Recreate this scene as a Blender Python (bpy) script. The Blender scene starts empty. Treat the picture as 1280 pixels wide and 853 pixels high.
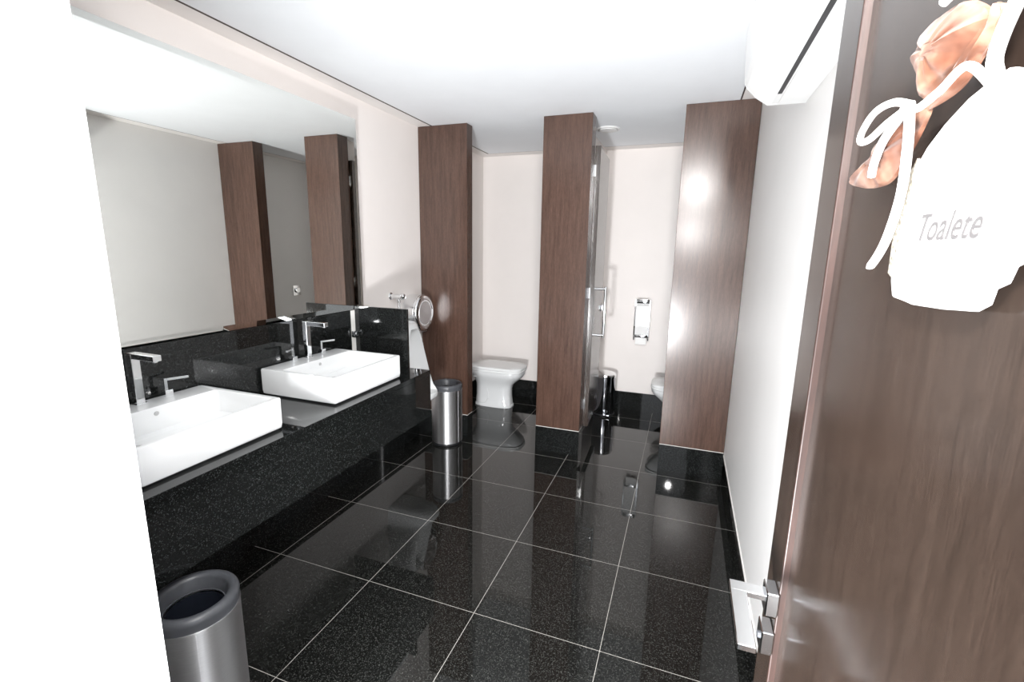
import bpy, bmesh, math
from mathutils import Vector, Matrix

# ------------------------------------------------------------------ camera
scene = bpy.context.scene
COL = scene.collection
cam_data = bpy.data.cameras.new('camera')
cam = bpy.data.objects.new('camera', cam_data)
COL.objects.link(cam)
cam_data.sensor_fit = 'HORIZONTAL'
cam_data.sensor_width = 36.0
cam_data.lens = 584.41 / 1280.0 * 36.0
cam_data.clip_start = 0.02
_yaw, _pit, _rol = -0.3512, -0.1933, 0.0161
_f = Vector((math.sin(_yaw) * math.cos(_pit), math.cos(_yaw) * math.cos(_pit), math.sin(_pit)))
_r = Vector((math.cos(_yaw), -math.sin(_yaw), 0.0))
_u = _r.cross(_f)
_R = _r * math.cos(_rol) + _u * math.sin(_rol)
_U = _u * math.cos(_rol) - _r * math.sin(_rol)
M = Matrix(((_R.x, _U.x, -_f.x, 2.0198), (_R.y, _U.y, -_f.y, -1.7698), (_R.z, _U.z, -_f.z, 1.7092), (0, 0, 0, 1)))
cam.matrix_world = M
scene.camera = cam

# ------------------------------------------------------------------ world, lights, exposure
world = bpy.data.worlds.new('world')
scene.world = world
world.use_nodes = True
world.node_tree.nodes['Background'].inputs[0].default_value = (0.92, 0.95, 1.0, 1)
world.node_tree.nodes['Background'].inputs[1].default_value = 4.5


def light(name, kind, loc, power, color=(1, 1, 1), size=0.1, target=None, size_y=None):
    d = bpy.data.lights.new(name, kind)
    d.energy = power
    d.color = color
    if kind == 'AREA':
        d.shape = 'RECTANGLE' if size_y else 'DISK'
        d.size = size
        if size_y:
            d.size_y = size_y
    else:
        d.shadow_soft_size = size
    o = bpy.data.objects.new(name, d)
    COL.objects.link(o)
    o.location = loc
    if target:
        o.rotation_euler = (Vector(target) - Vector(loc)).to_track_quat('-Z', 'Y').to_euler()
    o['kind'] = 'helper'
    return o


fl = light('camera_flash', 'SPOT', (2.02, -1.80, 1.97), 100, (1.0, 0.985, 0.97), 0.035, (1.05, 3.2, 1.35))
fl.data.spot_size = math.radians(124)
fl.data.spot_blend = 1.0
light('low_fill', 'AREA', (1.62, -1.735, 0.62), 122, (0.98, 0.99, 1.0), 0.3, (1.1, 2.4, 2.6))  # unseen low light, added to lift the ceiling and the back of the room
light('corridor_bounce', 'AREA', (2.20, -1.88, 2.69), 120, (1.0, 0.98, 0.96), 0.35, (2.12, 1.2, 1.9))  # no lamp: stands in for flash bounced off the corridor ceiling, gives column glare
light('overhead_fill', 'AREA', (1.15, -0.75, 2.69), 5, (1.0, 0.985, 0.97), 0.35, (1.15, -0.75, 0))  # weak overhead fill added out of view, no known lamp here

scene.view_settings.view_transform = 'Standard'
scene.view_settings.look = 'None'
scene.view_settings.gamma = 1
scene.view_settings.use_curve_mapping = False
scene.view_settings.exposure = 0.05


# ------------------------------------------------------------------ materials
def mat(name, color=(0.8, 0.8, 0.8), rough=0.5, metal=0.0, coat=0.0, spec=0.5, aniso=0.0):
    m = bpy.data.materials.new(name)
    m.use_nodes = True
    b = m.node_tree.nodes['Principled BSDF']
    b.inputs['Base Color'].default_value = (*color, 1)
    b.inputs['Roughness'].default_value = rough
    b.inputs['Metallic'].default_value = metal
    b.inputs['Coat Weight'].default_value = coat
    b.inputs['Coat Roughness'].default_value = 0.08
    b.inputs['Specular IOR Level'].default_value = spec
    b.inputs['Anisotropic'].default_value = aniso
    return m


def nodes(m):
    t = m.node_tree
    return t, t.nodes, t.links, t.nodes['Principled BSDF']


def coords(m, scale=(1, 1, 1)):
    t, n, l, b = nodes(m)
    tc = n.new('ShaderNodeTexCoord')
    mp = n.new('ShaderNodeMapping')
    mp.inputs['Scale'].default_value = scale
    l.new(tc.outputs['Object'], mp.inputs['Vector'])
    return mp.outputs['Vector']


def add_noise(m, vec, scale, detail=3.0, rough=0.6):
    t, n, l, b = nodes(m)
    x = n.new('ShaderNodeTexNoise')
    x.inputs['Scale'].default_value = scale
    x.inputs['Detail'].default_value = detail
    x.inputs['Roughness'].default_value = rough
    l.new(vec, x.inputs['Vector'])
    return x.outputs['Fac']


def ramp(m, fac, stops):
    t, n, l, b = nodes(m)
    r = n.new('ShaderNodeValToRGB')
    e = r.color_ramp.elements
    while len(e) < len(stops):
        e.new(0.5)
    for i, (p, c) in enumerate(stops):
        e[i].position = p
        e[i].color = (*c, 1)
    l.new(fac, r.inputs['Fac'])
    return r.outputs['Color']


def bump(m, fac, strength, dist=0.01):
    t, n, l, b = nodes(m)
    x = n.new('ShaderNodeBump')
    x.inputs['Strength'].default_value = strength
    x.inputs['Distance'].default_value = dist
    l.new(fac, x.inputs['Height'])
    l.new(x.outputs['Normal'], b.inputs['Normal'])


def paint(name, c, rough=0.55):
    m = mat(name, c, rough)
    t, n, l, b = nodes(m)
    v = coords(m)
    f = add_noise(m, v, 3.0)
    col = ramp(m, f, [(0.3, tuple(x * 0.97 for x in c)), (0.7, c)])
    l.new(col, b.inputs['Base Color'])
    bump(m, add_noise(m, v, 180.0), 0.05, 0.002)
    return m


def granite(name, tiles=False, rough=0.035, base=(0.0068, 0.0074, 0.0072), lift=1.0):
    m = mat(name, base, rough)
    t, n, l, b = nodes(m)
    v = coords(m)
    vg = n.new('ShaderNodeTexVoronoi')
    vg.inputs['Scale'].default_value = 300.0
    l.new(v, vg.inputs['Vector'])
    sg = n.new('ShaderNodeSeparateColor')
    l.new(vg.outputs['Color'], sg.inputs['Color'])
    f = sg.outputs[1]
    c1 = ramp(m, f, [(0.0, tuple(x * 0.5 for x in base)), (0.60, base), (0.86, tuple(x * 1.5 * lift for x in base)),
                     (1.0, tuple(x * 3.6 * lift for x in base))])
    vo = n.new('ShaderNodeTexVoronoi')
    vo.inputs['Scale'].default_value = 110.0
    l.new(v, vo.inputs['Vector'])
    lt = n.new('ShaderNodeMath')
    lt.operation = 'LESS_THAN'
    lt.inputs[1].default_value = 0.24
    l.new(vo.outputs['Distance'], lt.inputs[0])
    sp = n.new('ShaderNodeSeparateColor')
    l.new(vo.outputs['Color'], sp.inputs['Color'])
    gt = n.new('ShaderNodeMath')
    gt.operation = 'GREATER_THAN'
    gt.inputs[1].default_value = 4.50
    l.new(sp.outputs[0], gt.inputs[0])
    mu = n.new('ShaderNodeMath')
    mu.operation = 'MULTIPLY'
    l.new(lt.outputs[0], mu.inputs[0])
    l.new(gt.outputs[0], mu.inputs[1])
    mx = n.new('ShaderNodeMixRGB')
    mx.inputs[2].default_value = (0.22, 0.22, 0.21, 1)
    l.new(mu.outputs[0], mx.inputs[0])
    l.new(c1, mx.inputs[1])
    out = mx.outputs[0]
    if tiles:
        sx = n.new('ShaderNodeSeparateXYZ')
        l.new(v, sx.inputs[0])
        masks = []
        for ax in ('X', 'Y'):
            a = n.new('ShaderNodeMath')
            a.operation = 'MULTIPLY_ADD'
            a.inputs[1].default_value = 1 / 0.6
            a.inputs[2].default_value = 0.5
            l.new(sx.outputs[ax], a.inputs[0])
            fr = n.new('ShaderNodeMath')
            fr.operation = 'FRACT'
            l.new(a.outputs[0], fr.inputs[0])
            d = n.new('ShaderNodeMath')
            d.operation = 'SUBTRACT'
            d.inputs[1].default_value = 0.5
            l.new(fr.outputs[0], d.inputs[0])
            ab = n.new('ShaderNodeMath')
            ab.operation = 'ABSOLUTE'
            l.new(d.outputs[0], ab.inputs[0])
            lt2 = n.new('ShaderNodeMath')
            lt2.operation = 'LESS_THAN'
            lt2.inputs[1].default_value = 0.0012 / 0.6
            l.new(ab.outputs[0], lt2.inputs[0])
            masks.append(lt2.outputs[0])
        lim = n.new('ShaderNodeMath')
        lim.operation = 'LESS_THAN'
        lim.inputs[1].default_value = 2.3
        l.new(sx.outputs['X'], lim.inputs[0])
        mk = n.new('ShaderNodeMath')
        mk.operation = 'MULTIPLY'
        l.new(masks[0], mk.inputs[0])
        l.new(lim.outputs[0], mk.inputs[1])
        mm = n.new('ShaderNodeMath')
        mm.operation = 'MAXIMUM'
        l.new(mk.outputs[0], mm.inputs[0])
        l.new(masks[1], mm.inputs[1])
        mx2 = n.new('ShaderNodeMixRGB')
        mx2.inputs[2].default_value = (0.36, 0.345, 0.32, 1)
        l.new(mm.outputs[0], mx2.inputs[0])
        l.new(out, mx2.inputs[1])
        out = mx2.outputs[0]
        rr = n.new('ShaderNodeMath')
        rr.operation = 'MULTIPLY_ADD'
        rr.inputs[1].default_value = 0.5
        rr.inputs[2].default_value = rough
        l.new(mm.outputs[0], rr.inputs[0])
        l.new(rr.outputs[0], b.inputs['Roughness'])
    l.new(out, b.inputs['Base Color'])
    return m


def wood(name, dark, mid, light_, rough=0.3, spec=0.5):
    m = mat(name, mid, rough, spec=spec)
    t, n, l, b = nodes(m)
    v = coords(m, (14, 14, 1.1))
    f = add_noise(m, v, 3.2, 6.0, 0.65)
    c = ramp(m, f, [(0.28, dark), (0.5, mid), (0.75, light_)])
    v2 = coords(m, (60, 60, 5.0))
    g = add_noise(m, v2, 6.0, 4.0, 0.7)
    c2 = ramp(m, g, [(0.35, (0.72, 0.72, 0.72)), (0.65, (1.1, 1.1, 1.1))])
    mx = n.new('ShaderNodeMixRGB')
    mx.blend_type = 'MULTIPLY'
    mx.inputs[0].default_value = 1.0
    l.new(c, mx.inputs[1])
    l.new(c2, mx.inputs[2])
    l.new(mx.outputs[0], b.inputs['Base Color'])
    bump(m, g, 0.015, 0.002)
    return m


def brushed(name, c, rough=0.3, vertical=True):
    m = mat(name, c, rough, 1.0, aniso=0.85)
    tg = m.node_tree.nodes.new('ShaderNodeTangent')
    tg.direction_type = 'RADIAL'
    tg.axis = 'Z'
    m.node_tree.nodes['Principled BSDF'].inputs['Anisotropic Rotation'].default_value = 0.25
    m.node_tree.links.new(tg.outputs[0], m.node_tree.nodes['Principled BSDF'].inputs['Tangent'])
    t, n, l, b = nodes(m)
    v = coords(m, (30, 30, 900))
    g = add_noise(m, v, 1.0, 3.0, 0.7)
    col = ramp(m, g, [(0.3, tuple(x * 0.85 for x in c)), (0.7, c)])
    l.new(col, b.inputs['Base Color'])
    bump(m, g, 0.08, 0.001)
    return m


MT = {}
MT['wall'] = paint('wall_paint', (0.76, 0.715, 0.69), 0.5)
MT['wall_white'] = paint('white_wall_paint', (0.73, 0.72, 0.71), 0.45)
MT['border'] = paint('ceiling_border_paint', (0.88, 0.85, 0.83), 0.6)
MT['ceiling'] = paint('ceiling_paint', (0.86, 0.885, 0.915), 0.7)
MT['granite'] = granite('black_granite', lift=1.25)
MT['floor'] = granite('black_granite_tiles', True, base=(0.0065, 0.0067, 0.0062), lift=2.0)
MT['wood'] = wood('dark_wood_veneer', (0.045, 0.024, 0.017), (0.072, 0.039, 0.028), (0.095, 0.053, 0.038), 0.235, 0.55)
MT['door_wood'] = wood('door_wood_veneer', (0.023, 0.0152, 0.0113), (0.031, 0.0205, 0.0155), (0.039, 0.0265, 0.0202), 0.2, 0.8)
MT['raw_wood'] = wood('raw_wood_edge', (0.022, 0.0095, 0.0065), (0.032, 0.014, 0.010), (0.044, 0.020, 0.0145), 0.5)
MT['gap'] = mat('dark_gap', (0.05, 0.034, 0.028), 0.7)
MT['caulk'] = mat('white_caulk', (0.75, 0.73, 0.70), 0.5)
MT['ceramic'] = mat('white_ceramic', (0.69, 0.70, 0.705), 0.08, coat=0.3)
MT['seat'] = mat('white_seat_plastic', (0.82, 0.83, 0.83), 0.2)
MT['chrome'] = mat('chrome', (0.86, 0.87, 0.88), 0.06, 1.0)
MT['satin'] = brushed('satin_steel', (0.74, 0.74, 0.75), 0.42)
MT['polished'] = mat('polished_steel', (0.42, 0.43, 0.46), 0.10, 1.0)
MT['charcoal'] = mat('charcoal_plastic', (0.06, 0.063, 0.07), 0.38)
MT['black'] = mat('black_plastic', (0.012, 0.012, 0.014), 0.4)
MT['mirror'] = mat('mirror_glass', (0.93, 0.935, 0.90), 0.0, 1.0)
MT['white'] = mat('white_plastic', (0.72, 0.72, 0.715), 0.3)
MT['white_shell'] = mat('white_shell', (0.66, 0.66, 0.655), 0.35)
MT['paper'] = mat('white_paper', (0.85, 0.85, 0.84), 0.9)
MT['grey'] = mat('light_grey_plastic', (0.45, 0.45, 0.45), 0.4)
MT['rubber'] = mat('black_rubber', (0.015, 0.015, 0.015), 0.7)
MT['bag'] = mat('black_liner', (0.01, 0.012, 0.018), 0.25)
MT['sign_white'] = mat('white_painted_plaque', (0.62, 0.61, 0.60), 0.6)
MT['cord'] = mat('white_cord', (0.85, 0.83, 0.80), 0.8)
MT['lettering'] = mat('pale_grey_lettering', (0.105, 0.10, 0.10), 0.6)


def satin_ribbon():
    m = mat('copper_satin_ribbon', (0.2, 0.08, 0.05), 0.35)
    t, n, l, b = nodes(m)
    v = coords(m)
    f = add_noise(m, v, 22.0, 3.0)
    c = ramp(m, f, [(0.3, (0.085, 0.027, 0.013)), (0.5, (0.15, 0.062, 0.036)), (0.72, (0.28, 0.17, 0.12))])
    l.new(c, b.inputs['Base Color'])
    b.inputs['Sheen Weight'].default_value = 0.1
    return m


def lace():
    m = mat('cream_lace', (0.72, 0.68, 0.60), 0.9)
    t, n, l, b = nodes(m)
    v = coords(m)
    vo = n.new('ShaderNodeTexVoronoi')
    vo.inputs['Scale'].default_value = 160.0
    l.new(v, vo.inputs['Vector'])
    c = ramp(m, vo.outputs['Distance'], [(0.2, (0.10, 0.09, 0.07)), (0.5, (0.26, 0.24, 0.20))])
    l.new(c, b.inputs['Base Color'])
    return m


MT['ribbon'] = satin_ribbon()
MT['lace'] = lace()


# ------------------------------------------------------------------ mesh helpers
def _bevel(bm, faces, r, seg):
    edges = list({e for f in faces for e in f.edges})
    bmesh.ops.bevel(bm, geom=edges, offset=r, segments=seg, profile=0.5, affect='EDGES')


def box(bm, x0, x1, y0, y1, z0, z1, r=0.0, seg=2, mtx=None):
    t = bmesh.new()
    vs = [t.verts.new((x, y, z)) for x in (x0, x1) for y in (y0, y1) for z in (z0, z1)]
    fs = [(0, 1, 3, 2), (4, 6, 7, 5), (0, 4, 5, 1), (2, 3, 7, 6), (0, 2, 6, 4), (1, 5, 7, 3)]
    faces = [t.faces.new([vs[i] for i in f]) for f in fs]
    if r > 0:
        _bevel(t, faces, r, seg)
    if mtx:
        bmesh.ops.transform(t, matrix=mtx, verts=t.verts)
    merge(bm, t)


def merge(bm, t):
    me = bpy.data.meshes.new('tmp')
    t.to_mesh(me)
    t.free()
    bm.from_mesh(me)
    bpy.data.meshes.remove(me)


def loft(bm, rings, cap0=True, cap1=True, closed=True):
    rv = [[bm.verts.new(p) for p in ring] for ring in rings]
    n = len(rings[0])
    for a, b in zip(rv[:-1], rv[1:]):
        for i in range(n if closed else n - 1):
            j = (i + 1) % n
            try:
                bm.faces.new((a[i], a[j], b[j], b[i]))
            except ValueError:
                pass
    if cap0:
        bm.faces.new(list(reversed(rv[0])))
    if cap1:
        bm.faces.new(rv[-1])


AX = {'x': (Vector((0, 1, 0)), Vector((0, 0, 1)), Vector((1, 0, 0))),
      'y': (Vector((0, 0, 1)), Vector((1, 0, 0)), Vector((0, 1, 0))),
      'z': (Vector((1, 0, 0)), Vector((0, 1, 0)), Vector((0, 0, 1)))}


def lathe(bm, origin, profile, axis='z', n=48, cap0=True, cap1=True):
    """profile: list of (radius, height along axis)"""
    a, b, c = AX[axis]
    o = Vector(origin)
    rings = []
    for r, h in profile:
        rings.append([o + a * (r * math.cos(2 * math.pi * i / n)) + b * (r * math.sin(2 * math.pi * i / n)) + c * h for i in range(n)])
    loft(bm, rings, cap0, cap1)


def cyl(bm, origin, r, h, axis='z', n=32, bev=0.0):
    if bev:
        lathe(bm, origin, [(r - bev, 0), (r, bev), (r, h - bev), (r - bev, h)], axis, n)
    else:
        lathe(bm, origin, [(r, 0), (r, h)], axis, n)


def tube(bm, pts, r, n=10, closed=False, taper=None):
    pts = [Vector(p) for p in pts]
    rings = []
    up = Vector((0.31, 0.22, 0.92)).normalized()
    for i, p in enumerate(pts):
        if closed:
            d = pts[(i + 1) % len(pts)] - pts[i - 1]
        else:
            d = pts[min(i + 1, len(pts) - 1)] - pts[max(i - 1, 0)]
        d.normalize()
        s = d.cross(up)
        if s.length < 1e-4:
            s = d.cross(Vector((1, 0, 0)))
        s.normalize()
        w = s.cross(d)
        rr = r * (taper[i] if taper else 1.0)
        rings.append([p + s * (rr * math.cos(2 * math.pi * k / n)) + w * (rr * math.sin(2 * math.pi * k / n)) for k in range(n)])
    if closed:
        rings.append(rings[0])
    loft(bm, rings, not closed, not closed)


def catmull(pts, k=8, closed=False):
    pts = [Vector(p) for p in pts]
    out = []
    m = len(pts)
    rng = range(m) if closed else range(m - 1)
    for i in rng:
        if closed:
            p0, p1, p2, p3 = pts[i - 1], pts[i], pts[(i + 1) % m], pts[(i + 2) % m]
        else:
            p0, p1, p2, p3 = pts[max(i - 1, 0)], pts[i], pts[i + 1], pts[min(i + 2, m - 1)]
        for j in range(k):
            t = j / k
            out.append(0.5 * ((2 * p1) + (p2 - p0) * t + (2 * p0 - 5 * p1 + 4 * p2 - p3) * t * t + (3 * p1 - p0 - 3 * p2 + p3) * t ** 3))
    if not closed:
        out.append(pts[-1])
    return out


def rrect(x0, x1, y0, y1, z, r, k=5):
    """rounded rectangle ring at height z"""
    out = []
    for cx, cy, a0 in ((x1 - r, y1 - r, 0), (x0 + r, y1 - r, 90), (x0 + r, y0 + r, 180), (x1 - r, y0 + r, 270)):
        for i in range(k + 1):
            a = math.radians(a0 + 90 * i / k)
            out.append(Vector((cx + r * math.cos(a), cy + r * math.sin(a), z)))
    return out


def sellipse(cx, cy, hx, hy, z, p=2.5, n=48):
    out = []
    for i in range(n):
        a = 2 * math.pi * i / n
        c, s = math.cos(a), math.sin(a)
        out.append(Vector((cx + hx * math.copysign(abs(c) ** (2 / p), c), cy + hy * math.copysign(abs(s) ** (2 / p), s), z)))
    return out


def extrude_poly(bm, pts, off):
    """pts: list of 3-d points (planar outline), off: extrusion vector"""
    off = Vector(off)
    a = [bm.verts.new(p) for p in pts]
    b = [bm.verts.new(Vector(p) + off) for p in pts]
    n = len(pts)
    bm.faces.new(a)
    bm.faces.new(list(reversed(b)))
    for i in range(n):
        j = (i + 1) % n
        bm.faces.new((a[j], a[i], b[i], b[j]))


def obj(name, bm, material, parent=None, smooth=False, label=None):
    bmesh.ops.recalc_face_normals(bm, faces=bm.faces)
    me = bpy.data.meshes.new(name)
    bm.to_mesh(me)
    bm.free()
    if smooth:
        me.polygons.foreach_set('use_smooth', [True] * len(me.polygons))
        try:
            me.set_sharp_from_angle(angle=math.radians(38))
        except Exception:
            pass
    me.materials.append(material)
    o = bpy.data.objects.new(name, me)
    COL.objects.link(o)
    if parent:
        o.parent = parent
    if label:
        o['label'] = label
    return o


def tag(o, label, cat, group=None):
    o['label'] = label
    o['category'] = cat
    o['kind'] = 'thing'
    if group:
        o['group'] = group
    return o


def thing(name, label, cat, loc=(0, 0, 0), rotz=0.0, group=None):
    o = bpy.data.objects.new(name, None)
    o.empty_display_size = 0.05
    COL.objects.link(o)
    o.location = loc
    o.rotation_euler = (0, 0, rotz)
    return tag(o, label, cat, group)


def struct(name, bm, material, parent=None, smooth=False):
    o = obj(name, bm, material, parent, smooth)
    if not parent:
        o['kind'] = 'structure'
    return o


def struct_box(name, dims, material, r=0.0):
    bm = bmesh.new()
    box(bm, *dims, r)
    return struct(name, bm, material)


def B():
    return bmesh.new()


def dup(root, loc, rotz=0.0, label=None, group=None):
    r = root.copy()
    COL.objects.link(r)
    r.location = loc
    r.rotation_euler = (0, 0, rotz)
    if label:
        r['label'] = label
    if group:
        r['group'] = group
    for ch in list(root.children):
        c = ch.copy()
        COL.objects.link(c)
        c.parent = r
        for g in ch.children:
            d = g.copy()
            COL.objects.link(d)
            d.parent = c
    return r


# ------------------------------------------------------------------ room shell
XL, XR, YB, YF, ZC = -0.205, 2.40, 3.275, -1.40, 2.713
struct_box('floor', (-0.45, 2.75, -3.2, 3.45, -0.05, 0.0), MT['floor'])
# ceiling: main field with a slot 13 cm off the walls and a border strip along them
struct_box('ceiling', (-0.069, 2.264, -3.2, 3.108, ZC, ZC + 0.05), MT['ceiling'])
struct_box('trim_1', (XL - 0.02, -0.086, -3.2, YB + 0.02, ZC, ZC + 0.05), MT['border'])
struct_box('trim_2', (2.274, XR + 0.02, -3.2, YB + 0.02, ZC, ZC + 0.05), MT['border'])
struct_box('trim_3', (-0.086, 2.274, 3.116, YB + 0.02, ZC, ZC + 0.05), MT['border'])
struct_box('trim_4', (-0.086, -0.069, -3.2, 3.116, ZC + 0.0005, ZC + 0.05), MT['gap'])
struct_box('trim_5', (2.264, 2.274, -3.2, 3.116, ZC + 0.0005, ZC + 0.05), MT['gap'])
struct_box('trim_6', (-0.069, 2.264, 3.108, 3.116, ZC + 0.0005, ZC + 0.05), MT['gap'])
struct_box('wall_left', (XL - 0.2, XL, YF, YB + 0.2, 0.0, ZC + 0.05), MT['wall'])
struct_box('wall_back', (XL - 0.2, XR + 0.2, YB, YB + 0.2, 0.0, ZC + 0.05), MT['wall'])
struct_box('wall_right', (XR, XR + 0.2, YF, YB, 0.205, ZC + 0.05), MT['wall_white'])
struct_box('trim_7', (XR - 0.005, XR + 0.03, YF, 1.90, 0.196, 0.2055), MT['caulk'])
struct_box('baseboard_right', (XR + 0.036, XR + 0.2, YF, YB, 0.0, 0.205), MT['granite'])
struct_box('baseboard_left', (XL, XL + 0.012, YF, YB, 0.0, 0.205), MT['granite'])
struct_box('baseboard_back', (XL + 0.012, XR, YB - 0.012, YB, 0.0, 0.205), MT['granite'])
# doorway wall, the camera looks through its opening
struct_box('wall_front', (XL - 0.2, 1.360, YF - 0.15, YF, 0.0, ZC + 0.05), MT['wall_white'])
struct_box('wall_front_right', (2.295, XR + 0.2, YF - 0.15, YF, 0.0, ZC + 0.05), MT['wall_white'])
# wall between the two stalls, behind the middle column
struct_box('wall_stall', (0.985, 1.165, 2.05, YB, 0.0, ZC), MT['wall'])

# ------------------------------------------------------------------ wood fronted columns of the stalls
YC = 1.904


def column(x0, x1, depth, label):
    t = thing('wood_column', label, 'column', ((x0 + x1) / 2, YC + depth / 2, 0), 0, 'wood clad columns of the toilet stalls')
    w, d = (x1 - x0) / 2, depth / 2
    b = B()
    box(b, -w, w, -d, d, 0.219, ZC - 0.001, 0.0015, 1)
    obj('wood_panel', b, MT['wood'], t)
    b = B()
    box(b, -w, w, -d, d, 0.0, 0.2155)
    obj('granite_plinth', b, MT['granite'], t)
    b = B()
    box(b, -w + 0.001, w - 0.001, -d + 0.001, d - 0.001, 0.2155, 0.219)
    obj('joint_line', b, MT['caulk'], t)
    return t


column(XL + 0.001, 0.253, 0.105, 'dark wood column on black plinth behind the urinal, leftmost of three')
column(0.904, 1.283, 0.14, 'dark wood column on black plinth in the middle, with stall door hinges')
column(1.929, XR - 0.002, 0.12, 'dark wood column with bright glare, touching the right wall under the air conditioner')


# ------------------------------------------------------------------ stall doors
def stall_door(num, hx, side):
    """leaf opened inward along +y; side=+1: right stall, -1: left stall"""
    t = bpy.data.objects.new('door_%d' % num, None)
    COL.objects.link(t)
    t['kind'] = 'structure'
    t.location = (hx, 2.057, 0)
    t.rotation_euler = (0, 0, side * 0.045)
    s = side
    b = B()
    x0, x1 = sorted((0.0, s * 0.042))
    box(b, x0, x1, 0.0, 0.60, 0.215, 2.51, 0.0015, 1)
    obj('door_leaf', b, MT['door_wood'], t)
    for z in (0.415, 1.368, 2.325):
        b = B()
        xa, xb = sorted((-s * 0.020, s * 0.012))
        box(b, xa, xb, -0.012, 0.004, z - 0.045, z + 0.045, 0.002, 1)
        cyl(b, (-s * 0.006, -0.010, z - 0.046), 0.0075, 0.092, 'z', 12)
        obj('hinge', b, MT['chrome'], t, True)
    # D shaped pull handle on the stall side
    b = B()
    xf = s * 0.042
    xb = xf + s * 0.055
    tube(b, [(xb, 0.33, 0.945), (xb, 0.33, 1.40)], 0.011, 14)
    for z in (0.965, 1.38):
        tube(b, [(xf, 0.33, z), (xb, 0.33, z)], 0.011, 14)
    obj('pull_handle', b, MT['chrome'], t, True)
    b = B()
    xa2, xb2 = sorted((xf, xf + s * 0.018))
    box(b, xa2, xb2, 0.50, 0.59, 1.16, 1.215, 0.003, 2)
    obj('door_bolt', b, MT['chrome'], t, True)
    return t


stall_door(1, 1.283, 1)
stall_door(2, 0.918, -1)

# ------------------------------------------------------------------ entrance door, open beside the camera
t = bpy.data.objects.new('door_3', None)
COL.objects.link(t)
t['kind'] = 'structure'
t.location = (2.254, -1.50, 0)
b = B()
box(b, -0.003, 0.030, 0.0, 0.657, 0.012, 2.655)
obj('door_panel', b, MT['door_wood'], t)
b = B()
box(b, -0.014, 0.030, 0.664, 0.775, 0.012, 2.655, 0.001, 1)
obj('lock_stile', b, MT['door_wood'], t)
b = B()
box(b, -0.0145, 0.030, 0.657, 0.664, 0.012, 2.655, 0.002, 2)
obj('stile_edge', b, MT['raw_wood'], t, label='bare reddish wood edge of the door stile')
lv = B()
# L shaped flat lever: neck out of the stile, then the grip runs back towards the hinges
box(lv, -0.036, -0.014, 0.652, 0.700, 1.012, 1.062, 0.002, 1)
rose = obj('lever_rose', lv, MT['chrome'], t)
lv = B()
box(lv, -0.100, -0.034, 0.660, 0.690, 1.038, 1.050, 0.0012, 1)
box(lv, -0.100, -0.070, 0.515, 0.662, 1.038, 1.050, 0.0012, 1)
obj('lever_handle', lv, MT['chrome'], rose)
lv = B()
box(lv, -0.036, -0.014, 0.652, 0.700, 0.925, 0.975, 0.002, 1)
kr = obj('lock_rose', lv, MT['chrome'], t)
lv = B()
lathe(lv, (-0.040, 0.676, 0.950), [(0.005, 0.0), (0.007, 0.001), (0.007, 0.004)], 'x', 20)
obj('key_cylinder', lv, MT['charcoal'], kr, True)

# ------------------------------------------------------------------ vanity: counter, backsplash, mirror
XM = -0.070
ZT = 0.925
YE = 0.836
t = thing('vanity_counter', 'long black speckled granite counter with deep apron under two white sinks', 'counter', (0.0, 0.0, 0.0))
b = B()
box(b, XL + 0.001, 0.497, YF + 0.002, YE, ZT - 0.03, ZT, 0.001, 1)
obj('countertop', b, MT['granite'], t)
b = B()
box(b, 0.477, 0.4965, YF + 0.002, YE, 0.611, ZT - 0.0305)
obj('apron', b, MT['granite'], t)
b = B()
box(b, XL + 0.02, 0.4765, YE - 0.02, YE - 0.0005, 0.611, ZT - 0.0305)
obj('end_panel', b, MT['granite'], t)

b = B()
box(b, XL + 0.001, XM, YF + 0.002, YE - 0.021, ZT + 0.0005, 1.291)
tag(obj('backsplash', b, MT['granite']), 'black polished granite backsplash between the mirror and the counter', 'backsplash')
b = B()
box(b, XM + 0.001, 0.343, YE - 0.0205, YE - 0.0005, ZT + 0.0005, 1.318, 0.001, 1)
tag(obj('side_splash', b, MT['granite']), 'upright black granite side panel at the far end of the counter', 'granite panel')

# white joint strip in the corner with a small chrome clip
t = thing('joint_strip', 'narrow white upright strip where backsplash meets the granite side panel', 'strip', (XM + 0.0005, YE - 0.060, ZT))
b = B()
box(b, 0.0, 0.004, 0.0, 0.038, 0.0005, 0.365)
obj('strip', b, MT['caulk'], t)
b = B()
box(b, 0.004, 0.030, -0.004, 0.038, 0.185, 0.228, 0.003, 2)
cyl(b, (0.030, 0.017, 0.206), 0.012, 0.006, 'x', 16)
obj('clip', b, MT['chrome'], t, True)

t = thing('wall_mirror', 'wide frameless mirror with slanted edges above the black granite backsplash', 'mirror', (XM, -0.14, 1.293))
m0, m1, h = -1.05, 1.062, 1.230
b = B()
bw = 0.028
o_ = [Vector((-0.0032, y, z)) for y, z in ((m0, 0), (m1, 0), (m1, h), (m0, h))]
i_ = [Vector((0.0, y, z)) for y, z in ((m0 + bw, bw), (m1 - bw, bw), (m1 - bw, h - bw), (m0 + bw, h - bw))]
bk = [Vector((-0.006, p.y, p.z)) for p in o_]
loft(b, [bk, o_, i_])
obj('glass', b, MT['mirror'], t)
b = B()
box(b, -0.134, -0.0065, m0 + 0.004, m1 - 0.004, 0.004, h - 0.004)
obj('backing_box', b, MT['wall'], t)


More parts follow.
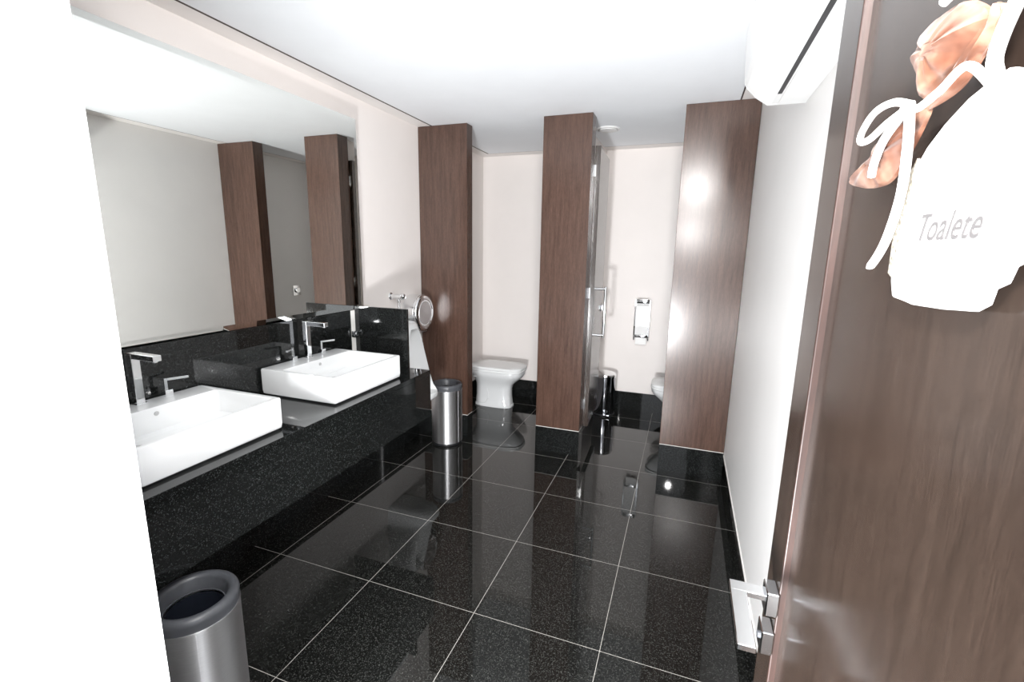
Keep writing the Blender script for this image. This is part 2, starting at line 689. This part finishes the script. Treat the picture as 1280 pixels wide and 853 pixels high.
# ------------------------------------------------------------------ sinks
def make_sink(label):
    t = thing('vessel_sink', label, 'sink', (0, 0, 0), 0, 'rectangular vessel sinks')
    b = B()
    x0, x1, y0, y1, hh = -0.058, 0.428, -0.290, 0.290, 0.143
    rings = [rrect(x0 + 0.010, x1 - 0.010, y0 + 0.010, y1 - 0.010, 0.004, 0.010),
             rrect(x0 + 0.003, x1 - 0.003, y0 + 0.003, y1 - 0.003, 0.010, 0.012),
             rrect(x0, x1, y0, y1, 0.030, 0.012),
             rrect(x0, x1, y0, y1, hh - 0.006, 0.012),
             rrect(x0 + 0.002, x1 - 0.002, y0 + 0.002, y1 - 0.002, hh - 0.001, 0.012),
             rrect(x0 + 0.006, x1 - 0.006, y0 + 0.006, y1 - 0.006, hh, 0.010),
             rrect(x0 + 0.126, x1 - 0.020, y0 + 0.022, y1 - 0.022, hh, 0.014),
             rrect(x0 + 0.130, x1 - 0.024, y0 + 0.026, y1 - 0.026, hh - 0.004, 0.016),
             rrect(x0 + 0.142, x1 - 0.036, y0 + 0.040, y1 - 0.040, 0.050, 0.024),
             rrect(x0 + 0.160, x1 - 0.056, y0 + 0.060, y1 - 0.060, 0.040, 0.026)]
    loft(b, rings)
    obj('basin', b, MT['ceramic'], t, True)
    b = B()
    lathe(b, (0.20, 0.0, 0.0402), [(0.030, 0.0), (0.030, 0.003), (0.024, 0.005), (0.022, 0.002), (0.003, 0.001)], 'z', 32)
    obj('drain', b, MT['chrome'], t, True)
    b = B()
    lathe(b, (x0 + 0.1355, 0.0, 0.118), [(0.009, 0.0), (0.009, 0.002), (0.006, 0.0025)], 'x', 20)
    obj('overflow_hole', b, MT['grey'], t, True)
    b = B()
    box(b, x0 + 0.03, x1 - 0.03, y0 + 0.03, y1 - 0.03, 0.0002, 0.004)
    obj('base_seal', b, MT['grey'], t)
    return t


sink = make_sink('white rectangular vessel sink nearer the side panel, far end of the counter')
sink.location = (0, 0.313, ZT)
dup(sink, (0, -0.590, ZT), 0, 'white rectangular vessel sink nearest the camera, half hidden by the doorway wall')


def make_faucet(label):
    t = thing('faucet', label, 'faucet', (0, 0, 0), 0, 'square chrome mixer taps')
    b = B()
    box(b, -0.014, 0.014, -0.016, 0.016, 0.0005, 0.215, 0.0015, 1)
    box(b, 0.0135, 0.145, -0.016, 0.016, 0.192, 0.215, 0.0015, 1)
    box(b, -0.020, 0.020, -0.022, 0.022, 0.0004, 0.005, 0.001, 1)
    sp = obj('spout', b, MT['chrome'], t)
    b = B()
    cyl(b, (0.130, 0, 0.187), 0.009, 0.0055, 'z', 20)
    obj('aerator', b, MT['satin'], sp, True)
    for s in (-1, 1):
        b = B()
        yy = s * 0.112
        box(b, -0.016, 0.016, yy - 0.016, yy + 0.016, 0.0005, 0.030, 0.0015, 1)
        h_ = obj('handle', b, MT['chrome'], t)
        b = B()
        mx = Matrix.Translation((0, yy, 0)) @ Matrix.Rotation(s * math.radians(66), 4, 'Z')
        box(b, -0.008, 0.004, -0.006, 0.006, 0.030, 0.080, 0.0012, 1, mx)
        box(b, 0.0035, 0.082, -0.006, 0.006, 0.070, 0.080, 0.0012, 1, mx)
        obj('lever', b, MT['chrome'], h_)
    return t


fc = make_faucet('square chrome faucet with two levers on the far sink by the side panel')
fc.location = (-0.022, 0.330, ZT + 0.143)
dup(fc, (-0.022, -0.588, ZT + 0.143), 0, 'square chrome faucet with two levers on the near sink by the doorway wall')


# ------------------------------------------------------------------ waste bins
def make_bin(label):
    t = thing('waste_bin', label, 'waste bin', (0, 0, 0), 0, 'open top brushed steel waste bins')
    r, h = 0.136, 0.55
    b = B()
    lathe(b, (0, 0, 0), [(r - 0.004, 0.022), (r - 0.001, 0.024), (r - 0.001, h - 0.058), (r, h - 0.056), (r, h - 0.050), (r - 0.006, h - 0.050),
                         (r - 0.006, 0.030)], 'z', 72, True, True)
    # lap seam of the rolled sheet
    box(b, r - 0.002, r + 0.0004, -0.0012, 0.0012, 0.03, h - 0.06, 0.0, 1, Matrix.Rotation(math.radians(-35), 4, 'Z'))
    obj('body', b, MT['satin'], t, True)
    b = B()
    prof = [(r - 0.003, h - 0.050)]
    for k in range(0, 11):
        a = math.radians(-10 + 19 * k)
        prof.append((r - 0.018 + 0.018 * math.cos(a), h - 0.020 + 0.020 * math.sin(a)))
    prof += [(r - 0.040, h - 0.030), (r - 0.044, h - 0.052), (r - 0.048, h - 0.052), (r - 0.046, h - 0.058), (r - 0.003, h - 0.058)]
    lathe(b, (0, 0, 0), prof + [prof[0]], 'z', 72, False, False)
    obj('rim', b, MT['charcoal'], t, True)
    b = B()
    lathe(b, (0, 0, 0), [(r - 0.050, h - 0.06), (r - 0.052, h - 0.16), (r - 0.06, 0.10), (0.01, 0.095)], 'z', 48, False, True)
    obj('liner', b, MT['bag'], t, True)
    b = B()
    lathe(b, (0, 0, 0), [(r - 0.012, 0.0005), (r - 0.004, 0.004), (r - 0.004, 0.022), (r - 0.012, 0.022)], 'z', 60)
    obj('base_ring', b, MT['black'], t, True)
    return t


bn = make_bin('brushed steel waste bin in the foreground, half hidden by the doorway wall')
bn.location = (0.545, -0.838, 0)
dup(bn, (0.118, 1.765, 0), math.radians(20), 'brushed steel waste bin standing on the floor under the urinal')


# ------------------------------------------------------------------ toilets
def make_toilet(label):
    """faces +x, back at x=0 (wall side), centred on y=0"""
    t = thing('toilet', label, 'toilet', (0, 0, 0), 0, 'white floor standing toilets')
    b = B()
    spec = [(0.000, 0.265, 0.218, 0.112, 3.2), (0.018, 0.265, 0.218, 0.112, 3.2), (0.026, 0.265, 0.210, 0.106, 3.2),
            (0.12, 0.262, 0.203, 0.100, 3.0), (0.20, 0.262, 0.203, 0.103, 2.8), (0.255, 0.270, 0.214, 0.118, 2.7),
            (0.305, 0.290, 0.250, 0.145, 2.7), (0.345, 0.302, 0.285, 0.168, 2.8), (0.375, 0.306, 0.300, 0.178, 3.0),
            (0.405, 0.306, 0.306, 0.181, 3.0), (0.412, 0.306, 0.302, 0.178, 3.0)]
    rings = [sellipse(c, 0, hl, hw, z, p, 56) for z, c, hl, hw, p in spec]
    c = 0.33
    rings += [sellipse(c, 0, 0.215, 0.125, 0.412, 2.3, 56), sellipse(c, 0, 0.20, 0.115, 0.36, 2.2, 56), sellipse(c - 0.02, 0, 0.09, 0.06, 0.25, 2.0, 56)]
    loft(b, rings)
    obj('bowl', b, MT['ceramic'], t, True)
    # raised trapway contour on both flanks
    for s in (-1, 1):
        b = B()
        pts = [(0.075, s * 0.156, 0.345), (0.15, s * 0.125, 0.325), (0.195, s * 0.105, 0.25), (0.225, s * 0.100, 0.17), (0.225, s * 0.101, 0.10), (0.195, s * 0.103, 0.045), (0.12, s * 0.106, 0.034)]
        tube(b, catmull(pts, 6), 0.0045, 8)
        obj('trapway_contour', b, MT['ceramic'], t, True)
    b = B()
    loft(b, [sellipse(0.310, 0, 0.303, 0.183, 0.414, 3.4, 56), sellipse(0.310, 0, 0.306, 0.186, 0.418, 3.4, 56), sellipse(0.310, 0, 0.306, 0.186, 0.430, 3.4, 56),
             sellipse(0.310, 0, 0.302, 0.183, 0.434, 3.4, 56), sellipse(0.33, 0, 0.20, 0.110, 0.434, 2.3, 56), sellipse(0.33, 0, 0.20, 0.110, 0.414, 2.3, 56)], False, False)
    b2 = obj('seat', b, MT['seat'], t, True)
    b = B()
    loft(b, [sellipse(0.312, 0, 0.298, 0.180, 0.436, 3.8, 56), sellipse(0.312, 0, 0.302, 0.184, 0.440, 3.8, 56), sellipse(0.312, 0, 0.302, 0.184, 0.456, 3.8, 56),
             sellipse(0.312, 0, 0.292, 0.176, 0.464, 3.8, 56), sellipse(0.312, 0, 0.20, 0.12, 0.467, 3.4, 56)])
    obj('lid', b, MT['seat'], t, True)
    for s in (-1, 1):
        b = B()
        cyl(b, (0.022, s * 0.075 - 0.02, 0.446), 0.011, 0.04, 'y', 16)
        obj('seat_hinge', b, MT['chrome'], t, True)
    for s in (-1, 1):
        b = B()
        cyl(b, (0.13, s * 0.1115 - (0.004 if s < 0 else 0.0), 0.013), 0.006, 0.004, 'y', 12)
        obj('bolt_cap', b, MT['grey'], t, True)
    b = B()
    tube(b, [(-0.054, 0, 0.33), (0.02, 0, 0.33)], 0.024, 18)
    obj('flush_pipe', b, MT['white'], t, True)
    return t


tl = make_toilet('white toilet with closed lid in the left stall, between the left and middle columns')
tl.location = (XL + 0.056, 2.885, 0)
dup(tl, (XR - 0.0, 2.885, 0), math.pi, 'white toilet in the right stall, only its tip showing beside the right column')


def make_flush_plate(label):
    t = thing('flush_valve', label, 'flush valve', (0, 0, 0), 0, 'square chrome flush plates')
    b = B()
    box(b, 0.0005, 0.012, -0.062, 0.062, -0.062, 0.062, 0.004, 2)
    obj('plate', b, MT['chrome'], t, True)
    b = B()
    lathe(b, (0.012, 0, 0), [(0.036, 0), (0.036, 0.016), (0.030, 0.022), (0.006, 0.023)], 'x', 36)
    obj('button', b, MT['chrome'], t, True)
    return t


fp = make_flush_plate('square chrome flush plate on the right wall, seen only in the mirror')
fp.location = (XR, 2.80, 1.166)
fp.rotation_euler = (0, 0, math.pi)

# ------------------------------------------------------------------ urinal with its valve, round dispenser
t = thing('urinal', 'white wall hung urinal between the granite side panel and the left wood column', 'urinal', (XL + 0.0005, 1.43, 0))
b = B()


def dring(d, hw, z, n=40):
    out = [Vector((0, -hw, z))]
    for i in range(n + 1):
        a = math.pi * (-0.5 + i / n)
        ca, sa = math.cos(a), math.sin(a)
        out.append(Vector((0.03 + (d - 0.03) * abs(ca) ** 0.72, hw * math.copysign(abs(sa) ** 0.62, sa), z)))
    out.append(Vector((0, hw, z)))
    return out


spec = [(0.470, 0.14, 0.09), (0.476, 0.30, 0.12), (0.495, 0.365, 0.138), (0.520, 0.388, 0.145), (0.555, 0.392, 0.147), (0.590, 0.372, 0.147), (0.70, 0.338, 0.146),
        (0.82, 0.300, 0.143), (0.95, 0.258, 0.140), (1.05, 0.226, 0.137), (1.10, 0.206, 0.134), (1.118, 0.185, 0.125), (1.124, 0.15, 0.10)]
loft(b, [dring(d, w, z) for z, d, w in spec])
ur = obj('urinal_body', b, MT['ceramic'], t, True)
# hollow the front out with a scoop (boolean, applied to the mesh)
b = B()
rg = []
for z, f, hw, bk_ in ((0.56, 0.47, 0.085, 0.20), (0.60, 0.47, 0.108, 0.13), (0.70, 0.47, 0.112, 0.10), (0.90, 0.47, 0.105, 0.085), (1.02, 0.47, 0.085, 0.095), (1.07, 0.47, 0.055, 0.12)):
    rg.append([Vector((bk_ + (f - bk_) * (0.5 - 0.5 * math.cos(a_)), hw * math.sin(a_), z)) for a_ in [2 * math.pi * i / 32 for i in range(32)]])
loft(b, rg)
cut = obj('cutter', b, MT['ceramic'])
cut.location = t.location
bpy.context.view_layer.update()
md = ur.modifiers.new('scoop', 'BOOLEAN')
md.operation = 'DIFFERENCE'
md.solver = 'EXACT'
md.object = cut
dg = bpy.context.evaluated_depsgraph_get()
dg.update()
new_me = bpy.data.meshes.new_from_object(ur.evaluated_get(dg))
ur.modifiers.clear()
if len(new_me.polygons) > 50:
    ur.data = new_me
    ur.data.polygons.foreach_set('use_smooth', [True] * len(ur.data.polygons))
    ur.data.set_sharp_from_angle(angle=math.radians(38))
bpy.data.objects.remove(cut)
b = B()
lathe(b, (0.235, 0, 0.5605), [(0.030, 0), (0.030, 0.003), (0.004, 0.004)], 'z', 24)
obj('drain_grate', b, MT['chrome'], t, True)

t = thing('urinal_flush_valve', 'small chrome push valve on the wall above the urinal, beside the mirror', 'flush valve', (XL, 1.43, 1.325))
b = B()
lathe(b, (0, 0, 0), [(0.030, 0.0005), (0.030, 0.006), (0.024, 0.012), (0.016, 0.013)], 'x', 32)
obj('wall_flange', b, MT['chrome'], t, True)
b = B()
lathe(b, (0, 0, 0), [(0.016, 0.012), (0.016, 0.05), (0.021, 0.053), (0.021, 0.105), (0.017, 0.110)], 'x', 32)
obj('valve_body', b, MT['chrome'], t, True)
b = B()
lathe(b, (0, 0, 0), [(0.019, 0.110), (0.024, 0.113), (0.024, 0.128), (0.020, 0.134), (0.004, 0.136)], 'x', 32)
obj('push_button', b, MT['chrome'], t, True)
b = B()
tube(b, [(0.078, 0, -0.012), (0.078, 0, -0.200)], 0.011, 16)
cyl(b, (0.078, 0, -0.050), 0.016, 0.022, 'z', 20)
obj('outlet_pipe', b, MT['chrome'], t, True)

t = thing('round_towel_dispenser', 'round chrome jumbo paper dispenser on the wall between urinal and left column', 'paper dispenser', (XL, 1.735, 1.16))
b = B()
lathe(b, (0, 0, 0), [(0.150, 0.0005), (0.158, 0.004), (0.158, 0.100), (0.160, 0.102), (0.160, 0.112), (0.158, 0.114)], 'x', 72)
obj('drum', b, MT['chrome'], t, True)
b = B()
lathe(b, (0, 0, 0), [(0.157, 0.1142), (0.157, 0.128), (0.150, 0.138), (0.138, 0.143), (0.118, 0.144), (0.112, 0.139), (0.06, 0.139), (0.004, 0.139)], 'x', 72)
fcv = obj('front_cover', b, MT['chrome'], t, True)
b = B()
pts = [Vector((0.1395, 0.100 * math.cos(a), 0.100 * math.sin(a))) for a in [2 * math.pi * i / 48 for i in range(48)]]
extrude_poly(b, pts, (0.002, 0, 0))
obj('cover_window', b, MT['satin'], fcv)
b = B()
box(b, 0.03, 0.11, -0.075, 0.075, -0.172, -0.150, 0.004, 2)
obj('paper_slot', b, MT['satin'], t, True)

# ------------------------------------------------------------------ chrome tissue dispenser on the back wall
t = thing('tissue_dispenser', 'chrome interleaved tissue dispenser on the back wall of the right stall', 'tissue dispenser', (1.630, YB, 0.80))
# side plates with a bowed front
outline = [(-0.0005, 0.0), (-0.085, 0.0), (-0.100, 0.05), (-0.108, 0.15), (-0.108, 0.27), (-0.100, 0.36), (-0.085, 0.42), (-0.0005, 0.43)]
for xa in (-0.078, 0.064):
    b = B()
    extrude_poly(b, [Vector((xa, y, z)) for y, z in outline], (0.014, 0, 0))
    obj('side_plate', b, MT['chrome'], t)
b = B()
extrude_poly(b, [Vector((-0.0638, y * 0.955, z)) for y, z in [(-0.0005, 0.06), (-0.100, 0.06), (-0.107, 0.15), (-0.107, 0.27), (-0.099, 0.36), (-0.086, 0.385), (-0.0005, 0.385)]], (0.1276, 0, 0))
obj('window', b, MT['white'], t, label='white glossy front of the tissue dispenser')
b = B()
box(b, -0.0638, 0.0638, -0.090, -0.0005, 0.386, 0.428, 0.003, 2)
obj('cross_bar', b, MT['chrome'], t, True)
b = B()
box(b, -0.0638, 0.0638, -0.104, -0.0005, 0.032, 0.058, 0.003, 2)
obj('cross_bar', b, MT['chrome'], t, True)
b = B()
box(b, -0.055, 0.055, -0.075, -0.071, -0.045, 0.055)
obj('tissue', b, MT['paper'], t)

# ------------------------------------------------------------------ pedal bin in the right stall
t = thing('pedal_bin', 'polished steel pedal bin with domed lid in the right stall', 'pedal bin', (1.302, 3.085, 0))
b = B()
lathe(b, (0, 0, 0), [(0.112, 0.012), (0.113, 0.014), (0.113, 0.405), (0.111, 0.407)], 'z', 64)
obj('bin_body', b, MT['polished'], t, True)
b = B()
lathe(b, (0, 0, 0), [(0.116, 0.4075), (0.117, 0.412), (0.117, 0.430), (0.113, 0.440), (0.090, 0.453), (0.05, 0.461), (0.005, 0.464)], 'z', 64)
obj('lid', b, MT['chrome'], t, True)
b = B()
lathe(b, (0, 0, 0), [(0.114, 0.0005), (0.117, 0.003), (0.117, 0.012), (0.110, 0.0125)], 'z', 64)
obj('base_ring', b, MT['black'], t, True)
b = B()
box(b, 0.010, 0.085, -0.155, -0.108, 0.016, 0.026, 0.003, 2)
obj('pedal', b, MT['chrome'], t, True)

# ------------------------------------------------------------------ air conditioner
t = thing('air_conditioner', 'white split air conditioner high on the right wall, next to the ceiling', 'air conditioner', (XR, 0.45, 0))
prof = [(-0.0005, 2.285), (-0.133, 2.285), (-0.180, 2.318), (-0.212, 2.352), (-0.222, 2.372), (-0.226, 2.42), (-0.232, 2.56), (-0.222, 2.590), (-0.19, 2.605), (-0.0005, 2.605)]
b = B()
extrude_poly(b, [Vector((x, -0.013, z)) for x, z in prof], (0, -1.044, 0))
obj('casing', b, MT['white_shell'], t)
for y0 in (-0.012, -1.070):
    b = B()
    extrude_poly(b, [Vector((x * 1.006 if x < -0.01 else x, y0 + 0.012, z if z > 2.3 else z - 0.001)) for x, z in prof], (0, -0.0118, 0))
    obj('end_cap', b, MT['white_shell'], t)
b = B()
# front panel lies on the sloping underside and wraps up the front
pl = [(-0.122, 2.2815), (-0.1345, 2.2815), (-0.183, 2.3145), (-0.2155, 2.350), (-0.2255, 2.371), (-0.2295, 2.42), (-0.2355, 2.555), (-0.232, 2.555), (-0.226, 2.42), (-0.222, 2.372), (-0.212, 2.352), (-0.180, 2.318), (-0.133, 2.2848)]
extrude_poly(b, [Vector((x, -0.030, z)) for x, z in pl], (0, -1.010, 0))
obj('front_panel', b, MT['white'], t)
b = B()
box(b, -0.120, -0.106, -1.03, -0.15, 2.2825, 2.2848)
obj('air_slot', b, MT['black'], t)
b = B()
box(b, -0.100, -0.012, -1.03, -0.03, 2.2795, 2.2848, 0.001, 1)
obj('louver', b, MT['white_shell'], t)

# ------------------------------------------------------------------ round ceiling fixture over the right stall
t = thing('ceiling_vent', 'round white disc vent on the ceiling beside the middle column', 'ceiling vent', (1.310, 2.419, ZC))
b = B()
lathe(b, (0, 0, 0), [(0.098, -0.0005), (0.099, -0.004), (0.094, -0.010), (0.082, -0.012), (0.080, -0.006), (0.080, -0.001)], 'z', 56, False, False)
obj('vent_ring', b, MT['white'], t, True)
b = B()
lathe(b, (0, 0, 0), [(0.070, -0.007), (0.074, -0.011), (0.073, -0.016), (0.04, -0.021), (0.004, -0.022)], 'z', 56)
obj('vent_disc', b, MT['white'], t, True)
b = B()
lathe(b, (0, 0, 0), [(0.079, -0.0006), (0.079, -0.0015), (0.012, -0.0015), (0.012, -0.008)], 'z', 40)
obj('vent_throat', b, MT['grey'], t, True)

# ------------------------------------------------------------------ hanging door sign with ribbon and cord
SX, SY, SZ = 2.232, -1.25, 1.66
t = thing('door_sign', 'white scalloped plaque with copper ribbon and white cord hanging on the open door', 'door sign', (SX, SY, SZ))
out = [(-1.148, 1.665), (-1.20, 1.662), (-1.26, 1.664), (-1.300, 1.667), (-1.315, 1.674), (-1.318, 1.686), (-1.331, 1.691), (-1.336, 1.703), (-1.349, 1.708), (-1.360, 1.722), (-1.378, 1.745),
       (-1.380, 1.775), (-1.365, 1.797), (-1.335, 1.816), (-1.312, 1.827), (-1.300, 1.842), (-1.285, 1.848), (-1.268, 1.846), (-1.235, 1.842), (-1.200, 1.830), (-1.172, 1.814), (-1.150, 1.797),
       (-1.138, 1.770), (-1.131, 1.735), (-1.129, 1.705), (-1.134, 1.690), (-1.142, 1.680)]
b = B()
extrude_poly(b, [Vector((0.0, y - SY, z - SZ)) for y, z in out], (0.006, 0, 0))
es = [e for e in b.edges if abs(e.verts[0].co.x) < 1e-5 and abs(e.verts[1].co.x) < 1e-5]
bmesh.ops.bevel(b, geom=es, offset=0.0015, segments=2, affect='EDGES')
obj('plaque', b, MT['sign_white'], t)
b = B()
pl = [(-1.134, 1.690), (-1.131, 1.735), (-1.138, 1.770), (-1.150, 1.797), (-1.160, 1.806), (-1.158, 1.780), (-1.150, 1.745), (-1.146, 1.705), (-1.148, 1.685)]
extrude_poly(b, [Vector((-0.0025, y - SY, z - SZ)) for y, z in pl], (0.0024, 0, 0))
obj('lace_band', b, MT['lace'], t, label='cream lace band along the plaque edge')


def P3(lst, dx=0.0):
    return [Vector((a[2] if len(a) > 2 else dx, a[0] - SY, a[1] - SZ)) for a in lst]


def ribbon_strip(bm, centre, widths, thick=0.0016, puff=0.006):
    """a folded satin strip: cross-section across each centre point lies mostly in the door plane"""
    cs = catmull(centre, 6)
    n = len(cs)
    rings = []
    for i, p in enumerate(cs):
        d = (cs[min(i + 1, n - 1)] - cs[max(i - 1, 0)]).normalized()
        side = d.cross(Vector((-1, 0, 0))).normalized()
        f = i / (n - 1) * (len(widths) - 1)
        k = min(int(f), len(widths) - 2)
        w = widths[k] + (widths[k + 1] - widths[k]) * (f - k)
        ring = []
        m = 9
        for j in range(m):
            u = -1 + 2 * j / (m - 1)
            bulge = puff * (1 - u * u) + 0.0022 * math.sin(u * 7 + i * 0.35)
            ring.append(p + side * (w * u) + Vector((-bulge, 0, 0)))
        for j in reversed(range(m)):
            u = -1 + 2 * j / (m - 1)
            bulge = puff * (1 - u * u) + 0.0022 * math.sin(u * 7 + i * 0.35)
            ring.append(p + side * (w * u) + Vector((-bulge + thick, 0, 0)))
        rings.append(ring)
    loft(bm, rings)


def puff(bm, outline, height, x0, wave=0.0016):
    """a padded, creased satin lobe standing off the door"""
    c = catmull(P3(outline, x0), 5, True)
    n = len(c)
    ctr = sum(c, Vector()) / n
    rings = [[p + Vector((0.004, 0, 0)) for p in c]]
    for sc in (1.0, 0.93, 0.80, 0.62, 0.42, 0.2):
        ring = []
        for i, p in enumerate(c):
            q = ctr + (p - ctr) * sc
            ang = 2 * math.pi * i / n
            crease = wave * math.sin(ang * 6 + 1.3) * (0.3 + sc) + 0.7 * wave * math.sin(ang * 11)
            ring.append(q + Vector((-height * (1 - sc ** 2.4) - (crease if sc < 0.99 else 0), 0, 0)))
        rings.append(ring)
    loft(bm, rings)


b = B()
puff(b, [(-1.173, 1.857), (-1.141, 1.889), (-1.124, 1.915), (-1.150, 1.930), (-1.207, 1.926), (-1.240, 1.912), (-1.262, 1.892), (-1.235, 1.878), (-1.200, 1.866)], 0.014, -0.008)
obj('ribbon_loop', b, MT['ribbon'], t, True)
b = B()
ribbon_strip(b, P3([(-1.172, 1.853), (-1.195, 1.857), (-1.225, 1.866), (-1.262, 1.884), (-1.272, 1.898)], -0.004), [0.005, 0.009, 0.012, 0.012, 0.006], puff=0.005)
obj('ribbon_loop', b, MT['ribbon'], t, True)
b = B()
puff(b, [(-1.170, 1.851), (-1.110, 1.852), (-1.057, 1.843), (-1.0, 1.823), (-0.952, 1.811), (-1.011, 1.796), (-1.060, 1.790), (-1.105, 1.792), (-1.140, 1.812), (-1.168, 1.838)], 0.011, -0.006)
obj('ribbon_tail', b, MT['ribbon'], t, True)
b = B()
tube(b, catmull(P3([(-1.168, 1.856, -0.020), (-1.130, 1.868, -0.022), (-1.085, 1.870, -0.024), (-1.050, 1.858, -0.024), (-1.048, 1.846, -0.024), (-1.080, 1.842, -0.024), (-1.125, 1.848, -0.023), (-1.165, 1.852, -0.021)]), 8, True), 0.0038, 10, True)
tube(b, catmull(P3([(-1.168, 1.852, -0.021), (-1.130, 1.832, -0.024), (-1.110, 1.812, -0.024), (-1.100, 1.798, -0.022)]), 8), 0.0042, 10)
tube(b, catmull(P3([(-1.168, 1.852, -0.018), (-1.160, 1.815, -0.012), (-1.150, 1.770, -0.008), (-1.130, 1.725, -0.008), (-1.100, 1.699, -0.008), (-1.082, 1.694, -0.008)]), 8), 0.0046, 10, taper=[1.0] * 34 + [0.8, 0.6, 0.45, 0.3, 0.2, 0.12, 0.08])
lathe(b, P3([(-1.168, 1.853, -0.026)])[0], [(0.002, 0), (0.006, 0.002), (0.007, 0.006), (0.006, 0.010), (0.002, 0.012)], 'x', 16)
obj('cord_bow', b, MT['cord'], t, True)
b = B()
tube(b, catmull(P3([(-1.283, 1.842, -0.004), (-1.279, 1.856, -0.006), (-1.288, 1.872, -0.008), (-1.300, 1.900, -0.006), (-1.285, 1.930, 0.002), (-1.255, 1.960, 0.012), (-1.25, 1.985, 0.0195)]), 8), 0.0050, 10)
tube(b, catmull(P3([(-1.270, 1.842, -0.002), (-1.258, 1.860, -0.014), (-1.228, 1.851, -0.018), (-1.195, 1.846, -0.020), (-1.172, 1.851, -0.020)]), 8), 0.0034, 10)
tube(b, catmull(P3([(-1.215, 1.925, -0.022), (-1.245, 1.940, -0.010), (-1.25, 1.965, 0.008), (-1.25, 1.985, 0.0195)]), 8), 0.0040, 10)
obj('hanging_cord', b, MT['cord'], t, True)
b = B()
lathe(b, (0.004, 0.0, 0.325), [(0.009, 0.0175), (0.009, 0.013), (0.005, 0.011), (0.005, 0.003), (0.008, 0.001), (0.006, -0.002)], 'x', 18)
obj('hook', b, MT['chrome'], t, True)
# pale lettering on the plaque
cu = bpy.data.curves.new('lettering', 'FONT')
cu.body = 'Toalete'
cu.size = 0.036
cu.shear = 0.35
cu.extrude = 0.0004
cu.align_x = 'CENTER'
tmp = bpy.data.objects.new('tmp_text', cu)
COL.objects.link(tmp)
bpy.context.view_layer.update()
dg = bpy.context.evaluated_depsgraph_get()
tm = bpy.data.meshes.new_from_object(tmp.evaluated_get(dg))
bpy.data.objects.remove(tmp)
rot = Matrix(((0, 0, -1, -0.0008), (-1, 0, 0, 0.012), (0, 1, 0, 0.064), (0, 0, 0, 1)))
tm.transform(rot)
tm.materials.clear()
tm.materials.append(MT['lettering'])
lo = bpy.data.objects.new('lettering', tm)
COL.objects.link(lo)
lo.parent = t
